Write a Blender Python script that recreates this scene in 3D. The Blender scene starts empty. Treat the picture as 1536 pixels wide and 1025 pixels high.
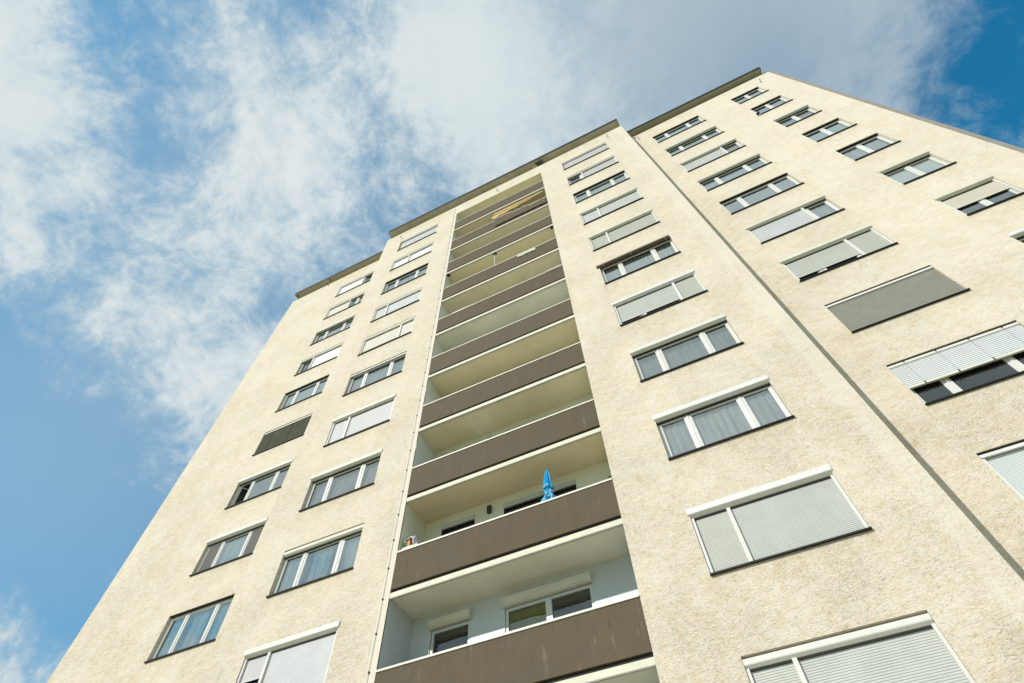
import bpy, bmesh, math, random
from mathutils import Vector, Matrix
random.seed(7)
sc = bpy.context.scene
COL = sc.collection
Z0 = 32.56            # sill height of the top storey above the ground
FH = 2.8              # storey height
SET = 0.925           # how far the wings stand back behind the middle block
def zs(k): return Z0 - FH*(k-1)

# ------------------------------------------------------------------ node helpers
def mat(name, base=(.5,.5,.5), rough=.6, metallic=0, spec=.5):
    m = bpy.data.materials.new(name); m.use_nodes = True
    b = m.node_tree.nodes['Principled BSDF']
    b.inputs['Base Color'].default_value = (*base, 1)
    b.inputs['Roughness'].default_value = rough
    b.inputs['Metallic'].default_value = metallic
    b.inputs['Specular IOR Level'].default_value = spec
    return m
class NT:
    def __init__(s, tree): s.t = tree
    def n(s, typ, **kw):
        nd = s.t.nodes.new(typ)
        for k, v in kw.items(): setattr(nd, k, v)
        return nd
    def l(s, a, b): s.t.links.new(a, b)
    def _set(s, sock, v):
        if hasattr(v, 'is_output'): s.l(v, sock)
        else: sock.default_value = v
    def math(s, op, a, b=0.0, c=0.0, clamp=False):
        nd = s.n('ShaderNodeMath', operation=op, use_clamp=clamp)
        s._set(nd.inputs[0], a); s._set(nd.inputs[1], b); s._set(nd.inputs[2], c)
        return nd.outputs[0]
    def vmath(s, op, a, b=(0,0,0), scale=None):
        nd = s.n('ShaderNodeVectorMath', operation=op)
        s._set(nd.inputs[0], a); s._set(nd.inputs[1], b)
        if scale is not None: s._set(nd.inputs['Scale'], scale)
        return nd
    def noise(s, vec, scale, detail=4, rough=.55, dist=0):
        nd = s.n('ShaderNodeTexNoise')
        s.l(vec, nd.inputs['Vector'])
        for k, v in (('Scale',scale),('Detail',detail),('Roughness',rough),('Distortion',dist)):
            nd.inputs[k].default_value = v
        return nd.outputs['Fac']
    def maprange(s, v, a, b, c=0, d=1, smooth=True):
        nd = s.n('ShaderNodeMapRange', interpolation_type='SMOOTHSTEP' if smooth else 'LINEAR')
        s._set(nd.inputs[0], v)
        for i, q in enumerate((a,b,c,d)): nd.inputs[i+1].default_value = q
        return nd.outputs[0]
    def mix(s, f, a, b, typ='MIX'):
        nd = s.n('ShaderNodeMix', data_type='RGBA', blend_type=typ)
        s._set(nd.inputs[0], f)
        s._set(nd.inputs[6], a if hasattr(a,'is_output') else (*a,1))
        s._set(nd.inputs[7], b if hasattr(b,'is_output') else (*b,1))
        return nd.outputs[2]

def weathered(name, base, var=.12, rough=.6, scale=3.0, stretch=(1,1,1), bump=0.0, bscale=60, spec=.4, specks=0.0):
    """paint or metal with uneven tone"""
    m = mat(name, base, rough, 0, spec); t = NT(m.node_tree); b = m.node_tree.nodes['Principled BSDF']
    g = t.n('ShaderNodeNewGeometry')
    v = t.vmath('MULTIPLY', g.outputs['Position'], stretch).outputs[0]
    f = t.maprange(t.noise(v, scale, 6, .6), .3, .7)
    lo = tuple(c*(1-var) for c in base); hi = tuple(min(1,c*(1+var)) for c in base)
    c = t.mix(f, lo, hi)
    if specks:
        s2 = t.maprange(t.noise(g.outputs['Position'], 9, 5, .7), .62, .72)
        c = t.mix(t.math('MULTIPLY', s2, specks), c, tuple(q*.5 for q in base))
    oi = t.n('ShaderNodeObjectInfo')     # each piece has yellowed a little differently
    c = t.mix(t.math('MULTIPLY', oi.outputs['Random'], .55), c, tuple(q*w for q, w in zip(base,(.93,.90,.80))))
    t.l(c, b.inputs['Base Color'])
    if bump:
        bp = t.n('ShaderNodeBump'); bp.inputs['Strength'].default_value = bump; bp.inputs['Distance'].default_value = .01
        t.l(t.noise(g.outputs['Position'], bscale, 3), bp.inputs['Height']); t.l(bp.outputs[0], b.inputs['Normal'])
    return m

def stucco(name, rough_amt=1.0):
    m = mat(name, (.6,.52,.4), .92, 0, .15); t = NT(m.node_tree); b = m.node_tree.nodes['Principled BSDF']
    g = t.n('ShaderNodeNewGeometry'); P = g.outputs['Position']
    sep = t.n('ShaderNodeSeparateXYZ'); t.l(P, sep.inputs[0])
    # trowelled ridges lie roughly level, a little slanted
    rot = t.n('ShaderNodeVectorRotate', rotation_type='Y_AXIS'); rot.inputs['Angle'].default_value = .12
    t.l(P, rot.inputs['Vector'])
    v1 = t.vmath('MULTIPLY', rot.outputs[0], (1,1,2.3)).outputs[0]
    warp = t.n('ShaderNodeTexNoise'); t.l(P, warp.inputs['Vector']); warp.inputs['Scale'].default_value = 5
    wv = t.vmath('SCALE', t.vmath('SUBTRACT', warp.outputs['Color'], (.5,.5,.5)).outputs[0], scale=.16).outputs[0]
    v1 = t.vmath('ADD', v1, wv).outputs[0]
    r1 = t.noise(v1, 19, 8, .70)
    r2 = t.noise(v1, 74, 4, .65)
    crest = t.maprange(r1, .40, .62, 0, 1)
    ridge = t.maprange(r1, .33, .46, 0, 1)
    # how heavily the coat is worked, patch by patch; smooth bands at the corners and by the loggias
    patch = t.maprange(t.noise(P, .55, 3, .5), .38, .62, .62, 1)
    X = sep.outputs['X']
    def band(c, w):
        d = t.math('ABSOLUTE', t.math('SUBTRACT', X, c))
        return t.maprange(d, w*.7, w, 0, 1)
    smooth = t.math('MULTIPLY', band(-6.70, .16), t.math('MULTIPLY_ADD', band(4.35, .45), .35, .65))
    rightw = t.maprange(X, 5, 11, 1, .6)
    amt = t.math('MULTIPLY', t.math('MULTIPLY', patch, smooth), rightw)
    amt = t.math('MULTIPLY_ADD', amt, .93*rough_amt, .07)
    h = t.math('ADD', t.math('ADD', t.math('MULTIPLY', ridge, .45), t.math('MULTIPLY', crest, .35)), t.math('MULTIPLY', r2, .75))
    h = t.math('MULTIPLY', h, amt)
    bp = t.n('ShaderNodeBump'); bp.inputs['Strength'].default_value = 1.0; bp.inputs['Distance'].default_value = .012
    t.l(h, bp.inputs['Height']); t.l(bp.outputs[0], b.inputs['Normal'])
    # tone: pale cream with warmer, dirtier patches and darker pits
    a = t.maprange(t.noise(P, 1.6, 7, .68), .34, .68)
    vz = t.vmath('MULTIPLY', P, (2.2,1,.35)).outputs[0]
    streak = t.maprange(t.noise(vz, 1.3, 6, .66), .45, .75)
    c = t.mix(a, (.675,.612,.525), (.642,.572,.472))
    c = t.mix(t.math('MULTIPLY', streak, .30), c, (.685,.64,.575))
    a2 = t.maprange(t.noise(v1, 4.0, 10, .84), .46, .61)
    c = t.mix(t.math('MULTIPLY', t.math('MULTIPLY', a2, t.math('MULTIPLY_ADD', amt, .7, .3)), .80), c, (.565,.45,.285))
    pit = t.maprange(r1, .30, .43, 1, 0)
    c = t.mix(t.math('MULTIPLY', t.math('MULTIPLY', pit, amt), .78), c, (.36,.28,.18))
    # tan run-off marks under the sills: below each storey's sill line, within each window column
    fz = t.math('FRACT', t.math('DIVIDE', t.math('SUBTRACT', 50*FH+Z0, sep.outputs['Z']), FH))
    und = t.maprange(fz, .0, .26, 1, 0)
    inc = None
    for a0, a1 in ((-15.9,-13.05),(-10.7,-7.77),(.25,3.2),(5.47,8.4),(9.98,11.75)):
        q = t.math('MULTIPLY', t.maprange(X, a0-.15, a0+.1, 0, 1), t.maprange(X, a1-.1, a1+.15, 1, 0))
        inc = q if inc is None else t.math('ADD', inc, q)
    run = t.maprange(t.noise(t.vmath('MULTIPLY', P, (5,1,.9)).outputs[0], 1.0, 6, .7), .38, .66)
    c = t.mix(t.math('MULTIPLY', t.math('MULTIPLY', t.math('MULTIPLY', und, inc), run), .55), c, (.52,.415,.275))
    # greyer washed areas and thin settled cracks between storeys
    wash = t.maprange(t.noise(t.vmath('MULTIPLY', P, (.5,1,.22)).outputs[0], 1.0, 6, .7), .48, .68)
    c = t.mix(t.math('MULTIPLY', wash, .30), c, (.60,.575,.51))
    ck = t.n('ShaderNodeTexVoronoi', feature='DISTANCE_TO_EDGE'); ck.inputs['Scale'].default_value = .42
    t.l(t.vmath('ADD', P, t.vmath('SCALE', warp.outputs['Color'], scale=.35).outputs[0]).outputs[0], ck.inputs['Vector'])
    ckm = t.maprange(ck.outputs['Distance'], .003, .009, 1, 0)
    c = t.mix(t.math('MULTIPLY', t.math('MULTIPLY', ckm, wash), .35), c, (.36,.30,.22))
    gr = t.maprange(t.noise(v1, 46, 3, .7), .56, .70)
    c = t.mix(t.math('MULTIPLY', t.math('MULTIPLY', gr, amt), .28), c, (.47,.355,.22))
    c = t.mix(t.math('MULTIPLY', t.math('SUBTRACT', 1.0, smooth), .55), c, (.60,.555,.49))
    sp = t.maprange(t.noise(P, 23, 2, .5), .735, .76)
    c = t.mix(t.math('MULTIPLY', sp, .6), c, (.22,.18,.13))
    t.l(c, b.inputs['Base Color'])
    return m

def panel_mat():
    m = mat('balcony_panel_brown', (.074,.060,.040), .8, 0, .08); t = NT(m.node_tree); b = m.node_tree.nodes['Principled BSDF']
    g = t.n('ShaderNodeNewGeometry'); P = g.outputs['Position']
    a = t.maprange(t.noise(P, 1.5, 6, .65), .25, .75)
    c = t.mix(a, (.088,.071,.048), (.116,.092,.061))
    # rain runs: tall thin streaks, broken up by a coarser noise
    vs = t.vmath('MULTIPLY', P, (11,1,.5)).outputs[0]
    st = t.maprange(t.noise(vs, 1.0, 7, .75), .53, .68)
    st2 = t.maprange(t.noise(t.vmath('MULTIPLY', P, (6,1,.35)).outputs[0], 1.3, 6, .72), .56, .74)
    br = t.maprange(t.noise(P, 2.6, 5, .65), .46, .64)
    c = t.mix(t.math('MULTIPLY', t.math('MULTIPLY', st, br), .55), c, (.26,.215,.15))
    c = t.mix(t.math('MULTIPLY', st2, .9), c, (.050,.041,.029))
    ol = t.maprange(t.noise(t.vmath('MULTIPLY', P, (2.5,1,.8)).outputs[0], 1.0, 4, .6), .5, .7)
    c = t.mix(t.math('MULTIPLY', ol, .35), c, (.072,.066,.044))
    oi = t.n('ShaderNodeObjectInfo')
    c = t.mix(t.math('MULTIPLY', oi.outputs['Random'], .30), c, (.135,.112,.080))
    sp = t.maprange(t.noise(P, 14, 2, .5), .75, .77)
    c = t.mix(t.math('MULTIPLY', sp, .5), c, (.26,.24,.19))
    t.l(c, b.inputs['Base Color'])
    t.l(t.maprange(a, 0, 1, .6, .8), b.inputs['Roughness'])
    return m

def glass_mat(name, tint, r0=.15):
    m = bpy.data.materials.new(name); m.use_nodes = True; t = NT(m.node_tree)
    for n in list(m.node_tree.nodes): m.node_tree.nodes.remove(n)
    o = t.n('ShaderNodeOutputMaterial'); tr = t.n('ShaderNodeBsdfTransparent'); gl = t.n('ShaderNodeBsdfGlossy')
    tr.inputs[0].default_value = (*tint, 1); gl.inputs['Roughness'].default_value = .006
    gl.inputs['Color'].default_value = (.88,.96,.97,1)
    gi = t.n('ShaderNodeNewGeometry')
    cs = t.math('ABSOLUTE', t.vmath('DOT_PRODUCT', gi.outputs['Incoming'], gi.outputs['True Normal']).outputs['Value'])
    f5 = t.math('POWER', t.math('SUBTRACT', 1.0, cs, clamp=True), 4.0)
    f = t.math('MULTIPLY_ADD', f5, 1-r0, r0, clamp=True)      # both panes of a double glazed unit
    g = t.n('ShaderNodeNewGeometry')
    bp = t.n('ShaderNodeBump'); bp.inputs['Strength'].default_value = .16; bp.inputs['Distance'].default_value = .03
    t.l(t.noise(g.outputs['Position'], 1.9, 3, .45), bp.inputs['Height'])
    t.l(bp.outputs[0], gl.inputs['Normal'])
    mx = t.n('ShaderNodeMixShader'); t.l(f, mx.inputs[0]); t.l(tr.outputs[0], mx.inputs[1]); t.l(gl.outputs[0], mx.inputs[2])
    t.l(mx.outputs[0], o.inputs[0])
    return m

def cloth_mat(name, base, trans=.35, lace=False):
    m = bpy.data.materials.new(name); m.use_nodes = True; t = NT(m.node_tree)
    for n in list(m.node_tree.nodes): m.node_tree.nodes.remove(n)
    o = t.n('ShaderNodeOutputMaterial'); d = t.n('ShaderNodeBsdfDiffuse'); q = t.n('ShaderNodeBsdfTranslucent')
    g = t.n('ShaderNodeNewGeometry')
    f = t.maprange(t.noise(t.vmath('MULTIPLY', g.outputs['Position'], (14,1,1.2)).outputs[0], 1.2, 4, .6), .35, .68)
    c = t.mix(f, tuple(x*.72 for x in base), base)
    if lace:
        vo = t.n('ShaderNodeTexVoronoi'); t.l(g.outputs['Position'], vo.inputs['Vector']); vo.inputs['Scale'].default_value = 12
        c = t.mix(t.maprange(vo.outputs['Distance'], .25, .5), c, tuple(x*.66 for x in base))
    t.l(c, d.inputs[0]); t.l(c, q.inputs[0])
    mx = t.n('ShaderNodeMixShader'); mx.inputs[0].default_value = trans
    t.l(d.outputs[0], mx.inputs[1]); t.l(q.outputs[0], mx.inputs[2]); t.l(mx.outputs[0], o.inputs[0])
    return m

M = {}
M['stucco'] = stucco('stucco')
M['white'] = weathered('white_plastic', (.62,.62,.62), .05, .38, 4)
M['cream'] = weathered('cream_metal', (.58,.57,.50), .08, .45, 3, specks=.2)
M['greybox'] = weathered('grey_box', (.50,.50,.46), .08, .5, 3)
M['shut'] = weathered('grey_shutter', (.455,.47,.445), .05, .5, 2.5)
M['shutw'] = weathered('white_shutter', (.74,.72,.76), .03, .45, 2.5)
M['shutc'] = weathered('cream_shutter', (.60,.56,.50), .04, .5, 2.5)
M['shutp'] = weathered('pale_shutter', (.52,.525,.545), .04, .5, 2.5)
M['shutb'] = weathered('bluish_shutter', (.56,.60,.63), .04, .5, 2.5)
M['venet'] = weathered('grey_blind', (.27,.268,.245), .10, .5, 4)
M['venetl'] = weathered('light_blind', (.60,.62,.63), .04, .4, 2.5)
M['darkslat'] = weathered('dark_slats', (.070,.070,.050), .3, .9, 4, (6,1,.4), spec=.05)
M['sill'] = weathered('dark_sill', (.012,.011,.011), .3, .5, 5, spec=.25)
M['dark'] = mat('dark_metal', (.012,.012,.011), .6, 0, .2)
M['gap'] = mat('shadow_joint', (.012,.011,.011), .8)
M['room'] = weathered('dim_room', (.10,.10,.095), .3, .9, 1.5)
M['glass'] = glass_mat('window_glass', (.74,.77,.77), .32)
M['glassb'] = glass_mat('blue_window_glass', (.62,.77,.80), .40)
M['glassd'] = glass_mat('dark_window_glass', (.50,.55,.57), .14)
M['curtain'] = cloth_mat('net_curtain', (.66,.69,.68))
M['lace'] = cloth_mat('lace_curtain', (.72,.74,.78), .35, True)
M['darkcur'] = cloth_mat('grey_curtain', (.22,.22,.21), .2)
M['sheer'] = cloth_mat('sky_grey_sheet', (.40,.42,.42))  # added sheets, their grey stands in for clouds mirrored in the panes
M['beigecur'] = cloth_mat('brown_curtain', (.33,.26,.17), .2)
M['olivecur'] = cloth_mat('olive_curtain', (.80,.68,.10), .3)
M['screen'] = weathered('insect_screen', (.10,.095,.095), .06, .8, 2)
M['panel'] = panel_mat()
M['cap'] = weathered('rail_cap', (.62,.60,.55), .08, .5, 5)
M['slabedge'] = weathered('slab_edge', (.61,.59,.50), .10, .75, 2, (1,1,3), specks=.3)
M['soffit_eave'] = weathered('eave_soffit', (.42,.40,.31), .12, .85, 1.6, specks=.2)
M['attic'] = weathered('attic_wall', (.5,.48,.4), .1, .8)
M['cladding'] = weathered('grey_cladding', (.24,.225,.205), .08, .7, 2)
M['flash'] = mat('flashing', (.04,.037,.034), .5, 0, .3)
M['steel'] = weathered('dull_steel', (.30,.29,.27), .2, .5, 8)
M['roofing'] = weathered('roofing_felt', (.06,.06,.06), .3, .9, 2)
def paint(n, c): return weathered('paint_'+n, c, .07, .85, 1.1, specks=.18)
OC = paint('ochre', (.77,.71,.53)); OB = paint('brown_ochre', (.70,.63,.48)); PG = paint('pale_grey', (.74,.735,.65))
GG = paint('grey_green', (.70,.67,.54)); CW = paint('cream', (.70,.67,.55)); BG = paint('blue_grey', (.52,.545,.55)); WG = paint('white_grey', (.66,.66,.62))
OL = paint('light_ochre', (.77,.72,.55))

# ------------------------------------------------------------------ mesh helpers
def box(bm, x0,x1,y0,y1,z0,z1):
    v = [bm.verts.new((x,y,z)) for z in (z0,z1) for y in (y0,y1) for x in (x0,x1)]
    for f in ((0,2,3,1),(4,5,7,6),(0,1,5,4),(2,6,7,3),(0,4,6,2),(1,3,7,5)):
        bm.faces.new([v[i] for i in f])
def quad(bm, *p): return bm.faces.new([bm.verts.new(q) for q in p])
def extrude_x(bm, prof, x0, x1):
    """closed (y,z) profile swept along x"""
    a = [bm.verts.new((x0,y,z)) for y,z in prof]; b = [bm.verts.new((x1,y,z)) for y,z in prof]
    n = len(prof)
    for i in range(n): bm.faces.new((a[i], a[(i+1)%n], b[(i+1)%n], b[i]))
    bm.faces.new(a[::-1]); bm.faces.new(b)
def tube(bm, pts, r, seg=8, taper=None):
    pts = [Vector(p) for p in pts]; rings = []
    for i, p in enumerate(pts):
        d = (pts[min(i+1,len(pts)-1)] - pts[max(i-1,0)]).normalized()
        up = Vector((0,0,1)) if abs(d.z) < .9 else Vector((1,0,0))
        a = d.cross(up).normalized(); b = d.cross(a)
        rr = r if taper is None else taper[i]
        rings.append([bm.verts.new(p + a*rr*math.cos(t) + b*rr*math.sin(t)) for t in [2*math.pi*j/seg for j in range(seg)]])
    for q, s in zip(rings, rings[1:]):
        for j in range(seg): bm.faces.new((q[j], q[(j+1)%seg], s[(j+1)%seg], s[j]))
    bm.faces.new(rings[0][::-1]); bm.faces.new(rings[-1])
def ball(bm, c, r, sx=1, sy=1, sz=1):
    bmesh.ops.create_uvsphere(bm, u_segments=14, v_segments=8, radius=r, matrix=Matrix.Translation(c) @ Matrix.Diagonal((sx,sy,sz,1)))
def obj(name, bm, m, parent=None, loc=(0,0,0), smooth=False, label=None, bevel=0):
    bmesh.ops.recalc_face_normals(bm, faces=bm.faces[:])
    if bevel:
        bmesh.ops.bevel(bm, geom=bm.edges[:], offset=bevel, segments=1, affect='EDGES', profile=.5)
    me = bpy.data.meshes.new(name); bm.to_mesh(me); bm.free()
    for mm in (m if isinstance(m, (list,tuple)) else [m]): me.materials.append(mm)
    if smooth:
        for p in me.polygons: p.use_smooth = True
    o = bpy.data.objects.new(name, me); COL.objects.link(o); o.location = loc
    if parent: o.parent = parent
    if label: o['label'] = label
    return o
def thing(name, label, cat, loc=(0,0,0), group=None):
    o = bpy.data.objects.new(name, None); COL.objects.link(o); o.location = loc
    o['label'] = label; o['category'] = cat
    if group: o['group'] = group
    return o
def tag(o, label, cat, group=None):
    o['label'] = label; o['category'] = cat
    if group: o['group'] = group
    return o
BM = bmesh.new

# ------------------------------------------------------------------ ground
g = BM(); quad(g, (-900,-900,0),(900,-900,0),(900,900,0),(-900,900,0))
gm = weathered('ground_mix', (.30,.31,.20), .35, .95, .12)
o = obj('ground', g, gm); o['kind'] = 'structure'
g = BM(); box(g, -30,22,-26,.0,-.1,.06)
pm = weathered('pale_bounce_lawn', (.43,.395,.28), .12, .9, .8, bump=.2, bscale=20)  # unseen lawn, made pale to bounce fill light onto the soffits
o = obj('bounce_lawn', g, pm); o['kind'] = 'structure'

# ------------------------------------------------------------------ the tower
tower = thing('apartment_tower', 'tall cream stucco apartment tower with brown balcony parapets and shuttered windows', 'apartment building', (0,0,0))
XL, XA, XB, XR = -20.27, -11.88, 4.37, 12.83
LX0, LX1 = -6.59, -.94
TOP = Z0 + 3.05
OPEN = 1.42
colx = {'A':(-15.776,-13.167,SET), 'B':(-10.574,-7.889,0), 'C':(.379,3.073,0), 'D':(5.594,8.277,SET), 'E':(10.105,11.625,SET)}
rows = {'A':9, 'B':10, 'C':11, 'D':10, 'E':8}

def wall(name, x0, x1, y, holes, extra=None, reveal=.17):
    """wall face with openings and their reveals"""
    bm = BM()
    xs = sorted({x0,x1,*[h[i] for h in holes for i in (0,1)]}); zz = sorted({0.0,TOP,*[h[i] for h in holes for i in (2,3)]})
    for i in range(len(xs)-1):
        for j in range(len(zz)-1):
            cx, cz = (xs[i]+xs[i+1])/2, (zz[j]+zz[j+1])/2
            if any(h[0]<cx<h[1] and h[2]<cz<h[3] for h in holes): continue
            quad(bm, (xs[i],y,zz[j]),(xs[i+1],y,zz[j]),(xs[i+1],y,zz[j+1]),(xs[i],y,zz[j+1]))
    bmesh.ops.remove_doubles(bm, verts=bm.verts[:], dist=1e-5)
    for a,b,c,d in holes:
        if c < .01: continue
        y2 = y+reveal
        quad(bm,(a,y,c),(a,y,d),(a,y2,d),(a,y2,c)); quad(bm,(b,y,c),(b,y2,c),(b,y2,d),(b,y,d))
        quad(bm,(a,y,d),(b,y,d),(b,y2,d),(a,y2,d)); quad(bm,(a,y,c),(a,y2,c),(b,y2,c),(b,y,c))
    if extra: extra(bm)
    # keep winding as built for the front; recalc would flip open sheets, so build the mesh directly
    me = bpy.data.meshes.new(name); bm.to_mesh(me); bm.free(); me.materials.append(M['stucco'])
    o = bpy.data.objects.new(name, me); COL.objects.link(o); o.parent = tower
    return o
def holes(c):
    a,b,y = colx[c]; return [(a,b,zs(k),zs(k)+OPEN) for k in range(1,rows[c]+1)]
YB = 12.0
def ex_mid(bm):
    quad(bm,(XA,0,0),(XA,0,TOP),(XA,SET,TOP),(XA,SET,0)); quad(bm,(XB,0,0),(XB,SET,0),(XB,SET,TOP),(XB,0,TOP))
    quad(bm,(XA,0,TOP),(XB,0,TOP),(XB,.6,TOP),(XA,.6,TOP))
wall('wall', XA, XB, 0, holes('B')+holes('C')+[(LX0,LX1,0,Z0+1.6)], ex_mid)
def ex_l(bm):
    quad(bm,(XL,SET,0),(XL,SET,TOP),(XL,YB,TOP),(XL,YB,0)); quad(bm,(XL,SET,TOP),(XA,SET,TOP),(XA,SET+.6,TOP),(XL,SET+.6,TOP))
wall('wall', XL, XA, SET, holes('A'), ex_l)
def ex_r(bm):
    quad(bm,(XR,SET,0),(XR,YB,0),(XR,YB,TOP),(XR,SET,TOP)); quad(bm,(XB,SET,TOP),(XR,SET,TOP),(XR,SET+.6,TOP),(XB,SET+.6,TOP))
wall('wall', XB, XR, SET, holes('D')+holes('E'), ex_r)
b = BM(); quad(b,(XL,YB,0),(XL,YB,TOP),(XR,YB,TOP),(XR,YB,0)); obj('rear_wall', b, M['attic'], tower)
b = BM(); box(b, XR+.002, XR+.19, SET+.014, YB, 0, TOP-.02); obj('end_cladding', b, M['cladding'], tower)
# recessed attic strip under the roof slabs
b = BM(); box(b, XA+.2, XB-.2, .15, 1.2, TOP, TOP+.40); box(b, XL+.4, XA+.2, SET+.15, YB-.3, TOP, TOP+.40); box(b, XB-.2, XR-.4, SET+.15, YB-.3, TOP, TOP+.40); box(b, XA+.2, XB-.2, 1.2, YB-.3, TOP, TOP+.40)
obj('attic_wall', b, M['attic'], tower)
def slab(x0,x1,y0,y1):
    zb = TOP+.40
    b = BM(); box(b, x0,x1,y0,y1,zb,zb+.20)
    s = obj('roof_slab', b, M['soffit_eave'], tower)
    b = BM(); box(b, x0-.012,x1+.012,y0-.02,y0-.002,zb-.015,zb+.20); box(b, x0-.02,x0-.002,y0-.002,y1,zb-.015,zb+.20); box(b, x1+.002,x1+.02,y0-.002,y1,zb-.015,zb+.20)
    obj('fascia', b, M['dark'], s)
    b = BM(); extrude_x(b, [(y0-.035,zb+.205),(y0-.035,zb+.232),(y0+.2,zb+.24),(y0+.2,zb+.205)], x0-.02, x1+.02); obj('roof_edge_trim', b, M['flash'], s)
slab(-11.66, 4.30, -.30, YB)
slab(-20.02, -11.70, SET-.25, YB-.01)
slab(4.345, 12.62, SET-.25, YB-.01)
b = BM(); box(b, XB, XR, SET-.022, SET+.2, TOP+.002, TOP+.03); obj('wall_flashing', b, M['flash'], tower)
# bent rods sticking out of the wall heads
for x, y, z in ((3.36,0,2.10),(-3.80,0,2.05),(11.95,SET,1.85),(4.95,SET,2.0),(-4.75,0,3.18),(-17.2,SET,2.9),(-10.6,0,2.0)):
    b = BM(); tube(b, [(x,y+.02,Z0+z),(x,y-.16,Z0+z+.01),(x-.005,y-.19,Z0+z+.05)], .017, 6); tube(b, [(x+.01,y-.006,Z0+z-.03),(x+.09,y-.006,Z0+z-.05)], .010, 6)
    obj('wall_hook', b, M['flash'], tower)
for x, y in ((-19.88,.85-.02),(-17.12,.80)):
    b = BM(); box(b, x-.04,x+.04,y-.05,y+.05,TOP+.34,TOP+.398); tube(b,[(x,y,TOP+.34),(x+.01,y+.02,TOP+.28)],.015,6); obj('eave_clip', b, M['dark'], tower)
# thin conductor cable with its clips beside the balconies
b = BM(); n = 30; rr = random.Random(3)
tube(b, [(-6.76+rr.uniform(-.008,.008), -.018, .5+(TOP-.6)*i/n) for i in range(n+1)], .006, 6); cable = obj('conductor_cable', b, weathered('cable_grey',(.45,.42,.36),.1,.6), tower)
for i in range(44):
    z = 1.0+i*.80
    if z > TOP-.3: break
    b = BM(); box(b, -6.776,-6.744,-.026,.0,z-.018,z+.018); obj('cable_clip', b, M['dark'], cable)
# ------------------------------------------------------------------ windows
def slats(bm, x0,x1,y,z0,z1,pitch=.037,d=.0070):
    n = max(1,int(round((z1-z0)/pitch))); p = (z1-z0)/n; prof = []
    for i in range(n):
        z = z0+i*p
        prof += [(y+d*.9,z),(y,z+p*.18),(y-d*.15,z+p*.55),(y+d*.15,z+p*.9)]
    prof.append((y+d*.9,z1))
    a = [bm.verts.new((x0,q,w)) for q,w in prof]; c = [bm.verts.new((x1,q,w)) for q,w in prof]
    for i in range(len(prof)-1): bm.faces.new((a[i],c[i],c[i+1],a[i+1]))
def blades(bm, x0,x1,y,z0,z1,pitch=.06,w=.055,tilt=.9):
    z = z0+pitch/2
    dy, dz = w*.5*math.cos(tilt), w*.5*math.sin(tilt)
    while z < z1:
        box_pts = [(y-dy,z-dz),(y-dy*.1,z+.004),(y+dy,z+dz)]
        a = [bm.verts.new((x0,q,s)) for q,s in box_pts]; c = [bm.verts.new((x1,q,s)) for q,s in box_pts]
        for i in range(2): bm.faces.new((a[i],c[i],c[i+1],a[i+1]))
        z += pitch
def drape(bm, x0,x1,y,z0,z1,folds,amp,seed=0):
    r = random.Random(seed); n = max(8,int(folds*(x1-x0)*4)); ph = [r.uniform(0,6.28) for _ in range(3)]
    lo, hi = [], []
    for i in range(n+1):
        x = x0+(x1-x0)*i/n
        yy = y+amp*(math.sin(x*folds*6.28+ph[0])+.5*math.sin(x*folds*3.7+ph[1]))
        lo.append(bm.verts.new((x,yy,z0))); hi.append(bm.verts.new((x,yy*.6+y*.4,z1)))
    for i in range(n): bm.faces.new((lo[i],lo[i+1],hi[i+1],hi[i]))

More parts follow.
